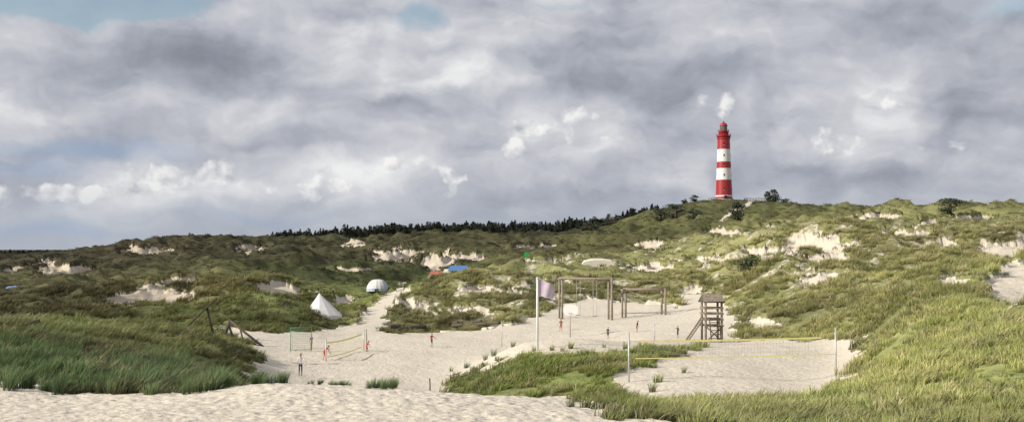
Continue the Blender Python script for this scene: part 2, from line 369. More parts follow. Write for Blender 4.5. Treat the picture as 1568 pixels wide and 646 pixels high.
def tuft(name,coll,nb,spread,h,w,lean,seed):
    R=random.Random(seed); v=[];f=[];t=[]
    for i in range(nb):
        a=R.uniform(0,6.283); rr_=spread*math.sqrt(R.random()); bx,by=rr_*math.cos(a),rr_*math.sin(a)
        hh=h*R.uniform(.55,1.15); la=a+R.uniform(-.8,.8); out=R.uniform(.1,.55)*hh
        dx,dy=math.cos(la)*out+lean*hh,math.sin(la)*out+lean*.3*hh
        wa=R.uniform(0,3.14); wx,wy=math.cos(wa)*w,math.sin(wa)*w
        b=len(v)
        for k,(s,ww) in enumerate(((0,1),(.4,.9),(.75,.6),(1,.08))):
            cx,cy,cz=bx+dx*s*s,by+dy*s*s,hh*(s-.18*s*s*s)-.03
            v.append((cx-wx*ww/2,cy-wy*ww/2,cz)); v.append((cx+wx*ww/2,cy+wy*ww/2,cz)); t+=[s,s]
        for k in range(3): f.append((b+2*k,b+2*k+1,b+2*k+3,b+2*k+2))
    me=bpy.data.meshes.new(name); me.from_pydata(v,[],f); at=me.attributes.new('t','FLOAT','POINT'); at.data.foreach_set('value',t)
    me.materials.append(grassm); o=bpy.data.objects.new(name,me); coll.objects.link(o); return o
gcoll=bpy.data.collections.new('grass_tufts')
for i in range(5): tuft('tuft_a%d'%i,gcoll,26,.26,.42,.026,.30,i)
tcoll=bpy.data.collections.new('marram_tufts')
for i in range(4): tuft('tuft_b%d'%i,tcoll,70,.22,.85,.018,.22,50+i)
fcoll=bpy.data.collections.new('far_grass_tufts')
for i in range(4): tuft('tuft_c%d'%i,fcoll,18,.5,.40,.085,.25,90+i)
def scatter(name,coll,N_,r0,r1,a0,a1,nv,smin,smax,growth,keepf,colmul=1.0):
    r=rng.uniform(r0,r1,N_); a=rng.uniform(a0,a1,N_); x=r*np.sin(a); y=r*np.cos(a)
    z,m,fl,sc=height(x,y,True)
    pat=fbm(x/5+11,y/5,3,81)
    keep=keepf(x,y,r,m,pat,z)
    x,y,z,r,pat=x[keep],y[keep],z[keep],r[keep],pat[keep]
    n_=len(x); s=rng.uniform(smin,smax,n_)*growth(r)*(1+.35*np.clip(pat,-1,1))
    rot=np.stack([rng.normal(0,.12,n_),rng.normal(0,.12,n_),rng.uniform(-.9,.9,n_)],1)
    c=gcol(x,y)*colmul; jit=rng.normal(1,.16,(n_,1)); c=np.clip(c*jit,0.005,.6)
    st=(rng.random(n_)<.15)[:,None]; c=np.where(st,c.mean(1,keepdims=True)*np.array([[1.65,1.5,.95]]),c)
    scl=np.stack([s,s,s*rng.uniform(.75,1.15,n_)],1)
    return instancer(name,np.stack([x,y,z],1),rot,scl,c,rng.integers(0,nv,n_),coll)
def keepA(x,y,r,m,pat,z):
    return (m<.3)&(rng.random(len(x))<np.clip(.72+pat*1.1-ss(100,150,r)*.2,.06,1))&((r>34)|(x>2))&(r>24)
scatter('dune_grass',gcoll,105000,24,190,-.48,.48,5,.75,1.4,lambda r:1+ss(50,190,r)*.6,keepA)
def keepB(x,y,r,m,pat,z):
    return (m<.3)&(rng.random(len(x))<np.clip(.5+pat*.9,.05,1))
scatter('dune_grass',fcoll,50000,185,600,-.48,.48,4,.6,1.3,lambda r:1.0+ss(190,600,r)*.8,keepB)
pts=[];ps=[]
def clump(n_,xr,yr,d0,d1,s0=.6,s1=1.15):
    for i in range(n_):
        pts.append(G(random.uniform(*xr),random.uniform(*yr),d0,d1)); ps.append(random.uniform(s0,s1))
clump(130,(-10,345),(548,600),34,60); clump(26,(0,340),(592,604),30,40,.5,.9)
clump(30,(-10,120),(520,560),38,60)
clump(16,(560,604),(584,596),30,40,.3,.5); clump(14,(390,436),(574,584),30,40,.35,.7); clump(20,(470,545),(585,592),33,38,.12,.28)
clump(60,(860,1140),(608,640),28,60,.35,.7); clump(30,(1000,1130),(625,645),25,45,.3,.6)
clump(50,(690,1050),(530,600),55,84,.5,.9)
pts=np.array([tuple(p) for p in pts]); n_=len(pts)
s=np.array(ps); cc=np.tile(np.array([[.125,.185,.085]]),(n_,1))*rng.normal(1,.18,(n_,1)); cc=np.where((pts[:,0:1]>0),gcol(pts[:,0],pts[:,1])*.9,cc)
instancer('marram_grass',pts,np.stack([rng.normal(0,.1,n_),rng.normal(0,.1,n_),rng.uniform(-.7,.7,n_)],1),np.stack([s,s,s],1),np.clip(cc,.01,.5),rng.integers(0,4,n_),tcoll)
# ------------------------------------------------------------------ trees
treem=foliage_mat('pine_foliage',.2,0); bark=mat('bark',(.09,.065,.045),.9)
def foliage_mesh(name,coll,h,w,n,leaf,conic,trunk,seed,m=None):
    R=random.Random(seed); mb=MB(); mb.tube([(0,0,-.3),(.05,0,h*.5),(0,0,h*.93)],[w*.06,w*.04,w*.01],bark,6)
    for i in range(7):
        a=R.uniform(0,6.28); zz=h*R.uniform(.3,.8); mb.tube([(0,0,zz),(math.cos(a)*w*.35,math.sin(a)*w*.35,zz+h*.08)],[w*.02,w*.008],bark,4)
    t=[0]*len(mb.v)
    lob=[(R.uniform(0,6.28),R.uniform(trunk,.97),R.uniform(.5,1.1)) for _ in range(16)]
    for i in range(n):
        la,lz,lr=lob[R.randrange(16)]
        zz=min(.99,max(trunk,lz+R.gauss(0,.06))); prof=(1-zz)**.7*1.1 if conic else math.sqrt(max(0,1-((zz-(.5+trunk/2))/(.55-trunk/2))**2))
        rad=w*.5*prof*lr*R.uniform(.35,1.05); a=la+R.gauss(0,.5)
        c=Vector((math.cos(a)*rad,math.sin(a)*rad,zz*h)); 
        u=Vector((R.gauss(0,1),R.gauss(0,1),R.gauss(0,.6))).normalized(); v2=u.orthogonal().normalized()
        l=leaf*R.uniform(.6,1.3)
        mb.face([c-u*l,c+v2*l*.6,c+u*l,c-v2*l*.5],m or treem); t+=[.2+.8*R.random()]*4
    o=mb.obj(name,coll=coll); at=o.data.attributes.new('t','FLOAT','POINT'); at.data.foreach_set('value',t); return o
pc=bpy.data.collections.new('pine_trees')
for i in range(4): foliage_mesh('pine_tree_proto%d'%i,pc,9,5.2,380,.45,i%2==0,.18,200+i)
tp=[]
for i in range(1500):
    px=random.uniform(400,985); d=random.uniform(790,900)+ (60 if px<520 else 0); x=(px-CX)/FP*d; tp.append((x,d,px))
for i in range(260):
    px=random.uniform(895,1010); d=random.uniform(640,760); tp.append(((px-CX)/FP*d,d,px))
for i in range(700):
    px=random.uniform(-60,420); d=random.uniform(1500,1900); tp.append(((px-CX)/FP*d,d,px))
for i in range(160):
    px=random.choice([random.uniform(1190,1500),random.uniform(1450,1600)]); d=random.uniform(620,700); tp.append(((px-CX)/FP*d,d,px))
tp=np.array(tp); hz=height(tp[:,0],tp[:,1])
sc_=np.where(tp[:,2]>1100,.75,np.where(tp[:,2]<600,.5+.3*(tp[:,2]-400)/200,.8)); sc_=np.where(tp[:,1]>1400,.8,sc_)*rng.uniform(.7,1.2,len(tp))
cc=np.tile(np.array([[.026,.038,.024]]),(len(tp),1))*rng.normal(1,.2,(len(tp),1))
instancer('pine_forest',np.stack([tp[:,0],tp[:,1],hz],1),np.stack([np.zeros(len(tp)),np.zeros(len(tp)),rng.uniform(0,6.28,len(tp))],1),np.stack([sc_*1.15,sc_*1.15,sc_],1),np.clip(cc,.005,.1),rng.integers(0,4,len(tp)),pc)
def bushmat(name,col):
    m,nt,b=newmat(name); t=nt.nodes.new('ShaderNodeAttribute'); t.attribute_name='t'
    c=mixc(t.outputs['Fac'],tuple(x*.5 for x in col),tuple(x*1.3 for x in col),nt); nt.links.new(c,b.inputs['Base Color']); b.inputs['Roughness'].default_value=.7; return m
bm1=bushmat('bush_leaves',(.03,.04,.018)); bm2=bushmat('shrub_leaves',(.09,.11,.04))
bushes=[(1129,336,330,440,26,24,bm1),(1184,308,540,600,20,18,bm1),(1176,308,540,600,12,14,bm1),(1455,325,300,430,40,20,bm1),(1035,334,480,560,44,20,bm1),(1012,336,480,560,36,15,bm1),(1062,335,480,560,28,14,bm1),(1063,306,560,600,12,10,bm1),(1048,309,560,600,10,7,bm1),
(1143,412,150,190,44,22,bm2),(905,347,560,700,34,12,bm1),(935,345,560,700,34,12,bm1),(1200,308,560,620,20,8,bm1),(1250,350,190,300,26,7,bm2),(640,360,400,600,26,6,bm2)]
for i,(px,py,d0,d1,w,h,m) in enumerate(bushes):
    p=G(px,py,d0,d1); k=p.y/FP
    o=foliage_mesh('bush',scene.collection,h*k*1.1,w*k*1.15,900,.055*h*k+.08,False,.02,300+i,m); o.location=p-Vector((0,0,.2))
# ------------------------------------------------------------------ common materials
wood=mat('weathered_wood',(.26,.215,.165),.85,0,.3,5); wooddark=mat('dark_wood',(.10,.08,.06),.85,0,.3,5)
white=mat('white_paint',(.78,.78,.76),.5,0,.04,2); red=mat('red_paint',(.34,.018,.026),.45,0,.10,1.2); lwhite=mat('lighthouse_white_paint',(.76,.75,.72),.6,0,.05,.8)
metal=mat('galvanised_metal',(.5,.5,.5),.5,.3); yellow=mat('yellow_webbing',(.72,.64,.28),.7); netm=mat('net_cord',(.25,.25,.23),.8); greenm=mat('green_cord',(.12,.27,.17),.8)
canvas=mat('white_canvas',(.72,.71,.68),.8,0,.06,3); cream=mat('cream_canvas',(.70,.65,.54),.8,0,.08,2); blue=mat('blue_tarp',(.08,.19,.42),.7); orange=mat('red_canvas',(.40,.13,.08),.7); black=mat('dark_opening',(.02,.02,.02),.9); paleblue=mat('pale_blue_cloth',(.42,.48,.58),.8)
glass,nt2,b2=newmat('lantern_glass'); b2.inputs['Base Color'].default_value=(.10,.16,.15,1); b2.inputs['Roughness'].default_value=.12
# ------------------------------------------------------------------ lighthouse
lp=Vector(((1109-CX)/FP*588,588,0)); lp.z=float(height([lp.x],[lp.y])[0])
lp.z=min(lp.z,P(1109,300,588)[2]+.3)
def rad_(z): return 4.55-(4.55-3.2)*(z/34.0)**.85 if z>0 else 4.55
mb=MB()
mb.lathe([(5.3,-3),(5.3,.5),(5.0,.5),(4.95,.9)],mat('plinth_stone',(.3,.25,.22),.8),40)
def band(z0,z1,m,off=0):
    k=6; mb.lathe([(rad_(z0+(z1-z0)*i/k)+off,z0+(z1-z0)*i/k) for i in range(k+1)],m,40)
band(.5,1.9,red); band(1.9,2.6,lwhite,.05); band(2.6,10.9,red); band(10.9,17.1,lwhite); band(17.1,20.6,red); band(20.6,27.3,lwhite); band(27.3,32.6,red)
mb.lathe([(3.2,32.6),(3.55,33.0),(3.55,33.35),(3.2,33.5)],red,40)
mb.lathe([(3.15,33.4),(3.3,34.0),(3.9,34.3),(3.9,34.55),(0,34.55)],red,40)
mb.lathe([(2.6,34.5),(2.6,36.5),(3.0,36.7),(3.0,36.9),(0,36.9)],red,32)
mb.lathe([(1.9,36.9),(1.9,37.4)],red,24); mb.lathe([(1.85,37.4),(1.85,39.9)],glass,16)
mb.lathe([(2.15,39.85),(2.15,40.1),(1.75,40.9),(1.0,41.5),(.45,41.8),(.42,42.2),(.2,42.5),(0.05,42.6)],red,24)
mb.tube([(0,0,42.4),(0,0,44.0)],.06,metal,6)
for k in range(8):
    a=2*math.pi*k/8; mb.tube([(1.9*math.cos(a),1.9*math.sin(a),37.3),(1.9*math.cos(a),1.9*math.sin(a),39.95)],.06,red,5)
for R_,z0,zt,nn in((3.8,34.5,35.7,28),(2.9,36.9,37.9,22)):
    for k in range(nn):
        a=2*math.pi*k/nn; mb.tube([(R_*math.cos(a),R_*math.sin(a),z0),(R_*math.cos(a),R_*math.sin(a),zt)],.035,red,4)
    for zz in(zt,(z0+zt)/2):
        mb.tube([(R_*math.cos(2*math.pi*k/nn),R_*math.sin(2*math.pi*k/nn),zz) for k in range(nn+1)],.04,red,4,False)
for k in range(14):
    a=2*math.pi*k/14; mb.tube([(3.2*math.cos(a),3.2*math.sin(a),33.2),(3.8*math.cos(a),3.8*math.sin(a),34.3)],.10,red,4)
for zz in(6,13.5,19,24,30):
    for a in(-math.pi/2-.15,math.pi*.55,-.2):
        r_=rad_(zz); rot=Matrix.Rotation(a,3,'Z'); mb.box((math.cos(a)*(r_-.02),math.sin(a)*(r_-.02),zz),(.18,.6,1.1),black,rot); mb.box((math.cos(a)*(r_+.03),math.sin(a)*(r_+.03),zz-.65),(.3,.8,.12),lwhite,rot)
mb.box((0,-5.0,1.2),(1.6,.5,2.4),black); mb.box((0,-5.05,2.5),(2.1,.7,.2),lwhite)
mb.obj('lighthouse',lp)
def fence(name,pa,pb,n_,h,m,d0,d1,rails=2,r=.06):
    mb=MB(); ps=[]
    for i in range(n_):
        t=i/(n_-1); p=G(pa[0]+(pb[0]-pa[0])*t,pa[1]+(pb[1]-pa[1])*t,d0,d1); ps.append(p)
    o0=ps[0].copy()
    for p in ps: q_=p-o0; mb.tube([q_-Vector((0,0,.3)),q_+Vector((0,0,h))],r,m,6)
    for k in range(rails):
        hh=h*(.95-.42*k); mb.tube([p-o0+Vector((0,-.0,hh)) for p in ps],r*.7,m,5)
    mb.obj(name,o0)
fence('wooden_railing',(1140,303),(1175,303),9,1.3,wooddark,560,600,2,.12)
fence('wooden_railing',(1085,304),(1100,303),5,1.2,wooddark,560,600,2,.1)
# ------------------------------------------------------------------ flagpole
p=G(823,537,72,90); k=p.y/FP; H=110*k; mb=MB(); mb.tube([(0,0,-.4),(0,0,H*.6),(0,0,H)],[.095,.085,.07],white,10); mb.tube([(0,0,H),(0,0,H+.1)],[.1,.06],white,8)
flagm=mat('faded_flag_cloth',(.66,.54,.64),.8,0,.25,1.6)
fw,fh=27*k,26*k; nx,ny=14,8
def fp(i,j_):
    u=i/nx; v=j_/ny; return (.06+u*fw*(.93),.12*math.sin(u*7+v*2)*u, H-.1-v*fh*(1-.15*u)-u*u*fh*.35+.04*math.sin(u*9))
for i in range(nx):
    for j_ in range(ny): mb.face([fp(i,j_),fp(i,j_+1),fp(i+1,j_+1),fp(i+1,j_)],flagm,True)
mb.obj('flagpole',p)
# ------------------------------------------------------------------ basketball hoop
p=G(873,516,90,120); k=p.y/FP; H=44*k; mb=MB(); mb.tube([(0,0,-.4),(0,0,H*.8),(0,.0,H)],[.07,.06,.06],metal,8)
mb.tube([(0,0,H*.85),(0.05,-.45,H*.92)],.04,metal,6)
bw,bh=23*k,17*k; ring=[]
for i in range(24):
    a=2*math.pi*i/24; ca_,sa_=math.cos(a),math.sin(a); e=.7
    ring.append((.1+bw/2*math.copysign(abs(ca_)**e,ca_),-.5,H*.95+bh/2*math.copysign(abs(sa_)**e,sa_)))
mb.face(ring,white); mb.face([(a,b+.05,c) for a,b,c in reversed(ring)],white)
for i in range(24):
    a,b=ring[i],ring[(i+1)%24]; mb.face([a,(a[0],a[1]+.05,a[2]),(b[0],b[1]+.05,b[2]),b],white)
hp=[(.1+.23*math.cos(2*math.pi*i/16),-.78+.23*math.sin(2*math.pi*i/16),H*.95-bh*.3) for i in range(17)]
mb.tube(hp,.015,orange,5,False)
for i in range(16): mb.tube([hp[i],(.1+(hp[i][0]-.1)*.6,-.78+(hp[i][1]+.78)*.6,hp[i][2]-.4)],.008,white,3)
mb.obj('basketball_hoop',p,-.15)
# ------------------------------------------------------------------ timber frames
def frame(name,pxl,pxr,pyb,pyt,d0,d1,double=True,swings=0):
    a=G(pxl,pyb[0],d0,d1); b=G(pxr,pyb[1],d0,d1); o0=a.copy(); k=a.y/FP; zt=(pyb[0]-pyt)*k
    top=zt; mb=MB(); B=b-a; off=Vector((-.3,1.0,0)) if double else Vector((0,.35,0))
    for q_,s in((Vector((0,0,0)),1),(B,-1)):
        mb.tube([q_-Vector((0,0,.4)),Vector((q_.x,q_.y,top+.15))],.13,wood,8)
        mb.tube([q_+off-Vector((0,0,.5)),Vector((q_.x+off.x,q_.y+off.y,top))],.12,wood,8)
        mb.tube([(q_.x,q_.y,top*.25),(q_.x+off.x,q_.y+off.y,top*.25)],.06,wood,6)
    mb.tube([(-.35,0,top+.02),(B.x+.35,B.y,top+.02)],.13,wood,8); mb.tube([(-.2+off.x,off.y,top-.12),(B.x+.2+off.x,B.y+off.y,top-.12)],.10,wood,8)
    for i in range(swings):
        t=(i+1)/(swings+1)
        for dx in(-.22,.22): mb.tube([(B.x*t+dx,B.y*t,top-.1),(B.x*t+dx,B.y*t,.55)],.018,metal,4)
        mb.box((B.x*t,B.y*t,.53),(.5,.2,.05),wooddark)
    mb.obj(name,o0)
frame('timber_swing_frame',861,937,(488,490),426,118,160,True,2)
frame('timber_climbing_frame',958,1019,(486,482),443,118,165,True,0)
# ------------------------------------------------------------------ play tower
p=G(1090,522,84,104); k=p.y/FP; H=70*k; w=30*k; mb=MB(); dpt=w*.8
for sx in(-1,1):
    for sy in(-1,1): mb.tube([(sx*w*.42,sy*dpt*.42,-.4),(sx*w*.42,sy*dpt*.42,H*.86)],.10,wood,8)
for i in range(8): mb.box((-w*.42+(i+.5)*w*.84/8,0,H*.50),(w*.84/8-.02,dpt*.95,.06),wood)
for zz in(H*.34,H*.50-.09,H*.72,H*.6):
    for sy in(-1,1): mb.box((0,sy*(dpt*.42+.12),zz),(w*1.0,.06,.14),wood)
    if zz!=H*.34:
        for sx in(-1,1): mb.box((sx*(w*.42+.12),0,zz+.02),(.06,dpt*.84,.12),wood)
for i in range(7):
    t=i/6; mb.tube([(-w*.25+.0,-dpt*.42-.2-(1-t)*.5,t*H*.5),(w*.25,-dpt*.42-.2-(1-t)*.5,t*H*.5)],.04,wooddark,6)
for sx in(-1,1): mb.tube([(sx*w*.25,-dpt*.42-.7,-.1),(sx*w*.25,-dpt*.42-.15,H*.52)],.05,wooddark,6)
for sy,s in((-1,1),(1,1)):
    a=(-w*.56,sy*dpt*.6,H*.86); b=(w*.56,sy*dpt*.6,H*.86); c=(w*.50,0,H*1.02); d_=(-w*.50,0,H*1.02)
    mb.face([a,b,c,d_],wood); mb.face([(q_[0],q_[1],q_[2]-.07) for q_ in (d_,c,b,a)],wooddark)
    mb.tube([a,b],.06,wooddark,5)
for s in(-1,1): mb.face([(s*w*.53,-dpt*.58,H*.86),(s*w*.53,dpt*.58,H*.86),(s*w*.50,0,H*1.01)],wooddark)
mb.tube([(-w*.42,-dpt*.5,0),(w*.42,-dpt*.5,H*.33)],.05,wooddark,6); mb.tube([(w*.42,-dpt*.5,0),(-w*.42,-dpt*.5,H*.33)],.05,wooddark,6)
e=Vector((-34*k-w*.2,-.2,.05))
for yy in(-.35,.35): mb.tube([(-w*.45,yy,H*.52),(e.x,yy-.2,.1)],.07,wood,6)
for i in range(12):
    t=(i+.5)/12; c=Vector((-w*.45,0,H*.5)).lerp(e,t); mb.tube([(c.x,c.y-.4,c.z+.02),(c.x,c.y+.4,c.z+.02)],.035,wooddark,5)
mb.obj('wooden_play_tower',p,.12)
# ------------------------------------------------------------------ nets
def net(name,A,B,h,zlo,zhi,post,ph,bandm,lineM,sag=.05,cell=.2,bandw=.07,postr=.05,leanA=0):
    mb=MB(); o0=A.copy(); D=B-A; n_=int(D.length/cell)
    mb.tube([(0,0,-.4),(leanA,0,ph)],postr,post,8); mb.tube([(D.x,D.y,D.z-.4),(D.x,D.y,D.z+ph)],postr,post,8)
    def pt(t,z): return Vector((D.x*t,D.y*t,D.z*t+z-sag*math.sin(math.pi*t)))
    t0,t1=.03,.93
    nrm=Vector((-D.y,D.x,0)).normalized()*.01
    for z,bw_ in((zhi,bandw),(zlo,bandw*.6)):
        for i in range(n_):
            a=t0+(t1-t0)*i/n_; b=t0+(t1-t0)*(i+1)/n_
            p0,p1=pt(a,z-bw_/2),pt(b,z-bw_/2); q0,q1=pt(a,z+bw_/2),pt(b,z+bw_/2)
            mb.face([p0-nrm,p1-nrm,q1-nrm,q0-nrm],bandm); mb.face([q0+nrm,q1+nrm,p1+nrm,p0+nrm],bandm)
    for i in range(n_+1):
        a=t0+(t1-t0)*i/n_; mb.tube([pt(a,zlo),pt(a,zhi)],.004,lineM,3,False)
    k_=int((zhi-zlo)/cell)
    for r in range(1,k_):
        mb.tube([pt(t0+(t1-t0)*i/8,zlo+(zhi-zlo)*r/k_) for i in range(9)],.004,lineM,3,False)
    for t,tt in((t0,0),(t1,1)):
        for z in(zlo,zhi): mb.tube([pt(t,z),pt(tt,z)],.008,lineM,4)
    mb.obj(name,o0)
A_=G(963,585,52,68);B_=G(1280,578,54,72)
net('beach_volleyball_net',A_,B_,1,(585-549)*A_.y/FP,(585-523)*A_.y/FP,metal,76*A_.y/FP,yellow,netm,bandw=.10)
A_=G(499,553,78,100);B_=G(557,535,92,118)
net('beach_volleyball_net',A_,B_,1,.35,1.5,metal,1.9,yellow,yellow,.15,.3,.12)
p=G(460,538,88,110); k=p.y/FP; mb=MB(); w=30*k;h=36*k
Q=[(-w/2,0,0),(-w/2,0,h),(w/2,.6,h),(w/2,.6,0)]; mb.tube(Q[:2],.035,greenm,6);mb.tube(Q[2:],.035,greenm,6);mb.tube(Q[1:3],.035,greenm,6)
bk=[(-w/2-.3,1.5,0),(w/2-.3,2.0,0)]
mb.tube([Q[1],bk[0]],.03,greenm,5);mb.tube([Q[2],bk[1]],.03,greenm,5);mb.tube(bk,.03,greenm,5)
for i in range(1,10):
    t=i/10; mb.tube([Vector(Q[1]).lerp(Vector(Q[2]),t),Vector(bk[0]).lerp(Vector(bk[1]),t)],.010,greenm,3)
    mb.tube([Vector(Q[1]).lerp(Vector(bk[0]),t),Vector(Q[2]).lerp(Vector(bk[1]),t)],.010,greenm,3)
    mb.tube([Vector(Q[0]).lerp(Vector(Q[1]),t),Vector(bk[0]).lerp(Vector(Q[1]),t)],.010,greenm,3)
mb.obj('football_goal',p)
for px,pb,pt_,d0,d1,m in((768,530,494,88,125,metal),(658,608,580,58,80,wooddark),(793,495,474,118,150,wood),(561,537,505,90,120,wood),(1002,521,497,84,120,metal)):
    p=G(px,pb,d0,d1); k=p.y/FP; mb=MB(); H=(pb-pt_)*k; mb.tube([(0,0,-.3),(.02,0,H*.5),(0,0,H)],[.05,.045,.04],m,8); mb.tube([(0,0,H),(0,0,H+.05)],[.06,.03],m,8); mb.obj('wooden_post' if m!=metal else 'metal_post',p)
def logs(name,a,b,d0,d1,n_=3,r=.2):
    A=G(*a,d0,d1);B=G(*b,d0,d1); mb=MB(); D=B-A
    for i in range(n_):
        s=D*(i/n_);e=D*((i+.96)/n_); zz=Vector((0,.3*math.sin(i*2),r*.7+.05*math.sin(i*3))); mb.tube([s+zz,(s+e)/2+zz+Vector((0,0,.03)),e+zz],[r,r*.95,r*.85],wooddark,9)
        if i%2==0: mb.tube([s+Vector((0,.1,r*2.3)),s+D*(.5/n_)+Vector((0,.1,r*2.1))],r*.7,wooddark,8)
    mb.obj(name,A)
logs('driftwood_log',(596,508),(652,503),120,150,2,.28); logs('driftwood_log',(693,500),(766,496),120,160,4,.22)
def lean(name,a,b,d0,d1,top,r=.13,plank=False):
    A=G(*a,d0,d1); k=A.y/FP; mb=MB(); T=Vector(((b[0]-a[0])*k,.6,(a[1]-b[1])*k))
    if plank:
        rot=T.to_track_quat('X','Z').to_matrix()
        for s in(-1,0,1): mb.box(T/2+rot@Vector((0,s*.26,0)),(T.length*(1-.05*abs(s)),.24,.12),wooddark,rot)
        mb.tube([T*.75+Vector((0,.1,0)),Vector((T.x*.75+.5,.5,-.3))],.09,wooddark,7)
    else:
        mb.tube([-T*.1,T*.5,T],[r,r*.95,r*.85],wooddark,8)
        mb.tube([T*.7,Vector((T.x*.7+.4,.8,-.2))],r*.6,wooddark,7)
    mb.obj(name,A)
lean('leaning_timber',(280,506),(325,460),80,110,0,plank=True)
lean('leaning_timber',(402,530),(350,492),84,112,0,.12)
lean('wooden_post',(343,516),(350,489),84,112,0,.18)
lean('leaning_timber',(28,500),(54,492),60,90,0,.12)
# ------------------------------------------------------------------ tents
def bell_tent(px,pb,pt_,wpx,d0,d1,m):
    p=G(px,pb,d0,d1);k=p.y/FP;H=(pb-pt_)*k;w=wpx*k; mb=MB(); seg=12; ax=-.10*w
    prof=[(w/2,-.2),(w/2*.97,H*.12),(w*.30,H*.45),(w*.12,H*.78),(.04,H)]
    base=[]
    for r_,z in prof:
        base.append([(ax*max(z,0)/H+r_*math.cos(2*math.pi*i/seg)*(1 if i%2 else .96),r_*math.sin(2*math.pi*i/seg)*(1 if i%2 else .96),z) for i in range(seg)])
    for a in range(len(prof)-1):
        for i in range(seg): mb.face([base[a][i],base[a][(i+1)%seg],base[a+1][(i+1)%seg],base[a+1][i]],m)
    mb.tube([(ax*.9,0,H*.9),(ax,0,H+.2)],.05,wood,6)
    mb.face([(-.5,-w*.505,-.1),(.4,-w*.505,-.1),(ax*.4,-w*.38,H*.36)],black)
    for i in range(seg):
        a=2*math.pi*i/seg; mb.tube([(w*.485*math.cos(a),w*.485*math.sin(a),H*.12),(w*.62*math.cos(a),w*.62*math.sin(a),-.1)],.015,canvas,3)
    mb.obj('bell_tent',p)
bell_tent(495,486,449,62,130,160,canvas)
def dome_tent(px,pb,w_,h_,d0,d1,m1,m2,trim=True):
    p=G(px,pb,d0,d1);k=p.y/FP;w=w_*k/2;h=h_*k; mb=MB(); seg,rg=16,6
    def pt(i,j_):
        a=2*math.pi*i/seg; e=j_/rg*math.pi/2; return (w*math.cos(a)*math.cos(e)**.8,w*.8*math.sin(a)*math.cos(e)**.8,h*math.sin(e)-.05)
    for j_ in range(rg):
        for i in range(seg): mb.face([pt(i,j_),pt(i+1,j_),pt(i+1,j_+1),pt(i,j_+1)],m2 if trim and (j_==0 or (j_<4 and i in(14,15))) else m1,True)
    for i in(0,4,8,12): mb.tube([Vector(pt(i,j_))*1.01 for j_ in range(rg+1)],.03,metal,4)
    mb.face([(-w*.2,-w*.82,0),(w*.2,-w*.82,0),(0,-w*.7,h*.5)],black)
    mb.obj('dome_tent',p)
dome_tent(578,446,34,18,190,260,canvas,paleblue)
dome_tent(712,434,38,14,240,330,canvas,canvas)
dome_tent(20,452,28,8,180,280,blue,blue)
def pavilion(name,px,pb,w_,h_,d0,d1,roof,wall):
    p=G(px,pb,d0,d1);k=p.y/FP;w=w_*k/2;h=h_*k;dd=2.2; mb=MB()
    for sx in(-1,0,1):
        for sy in(-1,1): mb.tube([(sx*w,sy*dd,-.3),(sx*w,sy*dd,h*.65)],.08,metal,6)
    for sy in(-1,1): mb.face([(-w*1.05,sy*dd*1.1,h*.65),(w*1.05,sy*dd*1.1,h*.65),(w*.8,0,h),(-w*.8,0,h)],roof)
    for sx in(-1,1): mb.face([(sx*w*1.05,-dd*1.1,h*.65),(sx*w*1.05,dd*1.1,h*.65),(sx*w*.8,0,h)],roof)
    mb.box((-w*.55,dd*.9,h*.32),(w*.8,.04,h*.6),wall); mb.box((w*.5,-dd*.95,h*.3),(w*.7,.04,h*.56),wall); mb.box((-w*.4,-dd*.92,h*.25),(w*.5,.04,h*.5),canvas); mb.box((-w*.2,-dd*.4,h*.2),(w*.8,.8,h*.06),wood)
    mb.obj(name,p)
pavilion('camp_pavilion',703,430,32,23,250,330,blue,orange); pavilion('camp_pavilion',671,430,26,15,250,340,orange,cream); pavilion('camp_pavilion',686,428,14,16,255,340,cream,paleblue)
p=G(915,408,190,280);k=p.y/FP;mb=MB();w=27*k;h=13*k
pr=[(-1,0),(-.93,.45),(-.75,.8),(-.3,1),(.3,1.0),(.75,.85),(.95,.5),(1,0)]
for i in range(7):
    for s0,s1,f0,f1 in((-2.2,0,.8,1),(0,2.2,1,.8)):
        a,b=pr[i],pr[i+1]; mb.face([(a[0]*w,s0,a[1]*h*f0-.1),(b[0]*w,s0,b[1]*h*f0-.1),(b[0]*w,s1,b[1]*h*f1-.1),(a[0]*w,s1,a[1]*h*f1-.1)],cream,True)
for s in(-2.2,2.2): mb.face([(q_[0]*w,s,q_[1]*h*.8-.1) for q_ in pr],cream)
mb.obj('canvas_marquee',p)
p=G(806,401,190,215);k=p.y/FP;mb=MB();grs=mat('green_sign_paint',(.03,.35,.08),.5)
mb.tube([(0,0,-.3),(0,0,10*k)],.05,wood,6); r_=4.2*k
oc=[(r_*math.cos(math.pi/4*i+.39),-.08,10*k+r_*math.sin(math.pi/4*i+.39)) for i in range(8)]
mb.face(oc,grs);mb.face([(a,0,c) for a,b,c in reversed(oc)],grs)
for i in range(8): a,b=oc[i],oc[(i+1)%8]; mb.face([a,(a[0],0,a[2]),(b[0],0,b[2]),b],white)
mb.obj('green_sign',p)
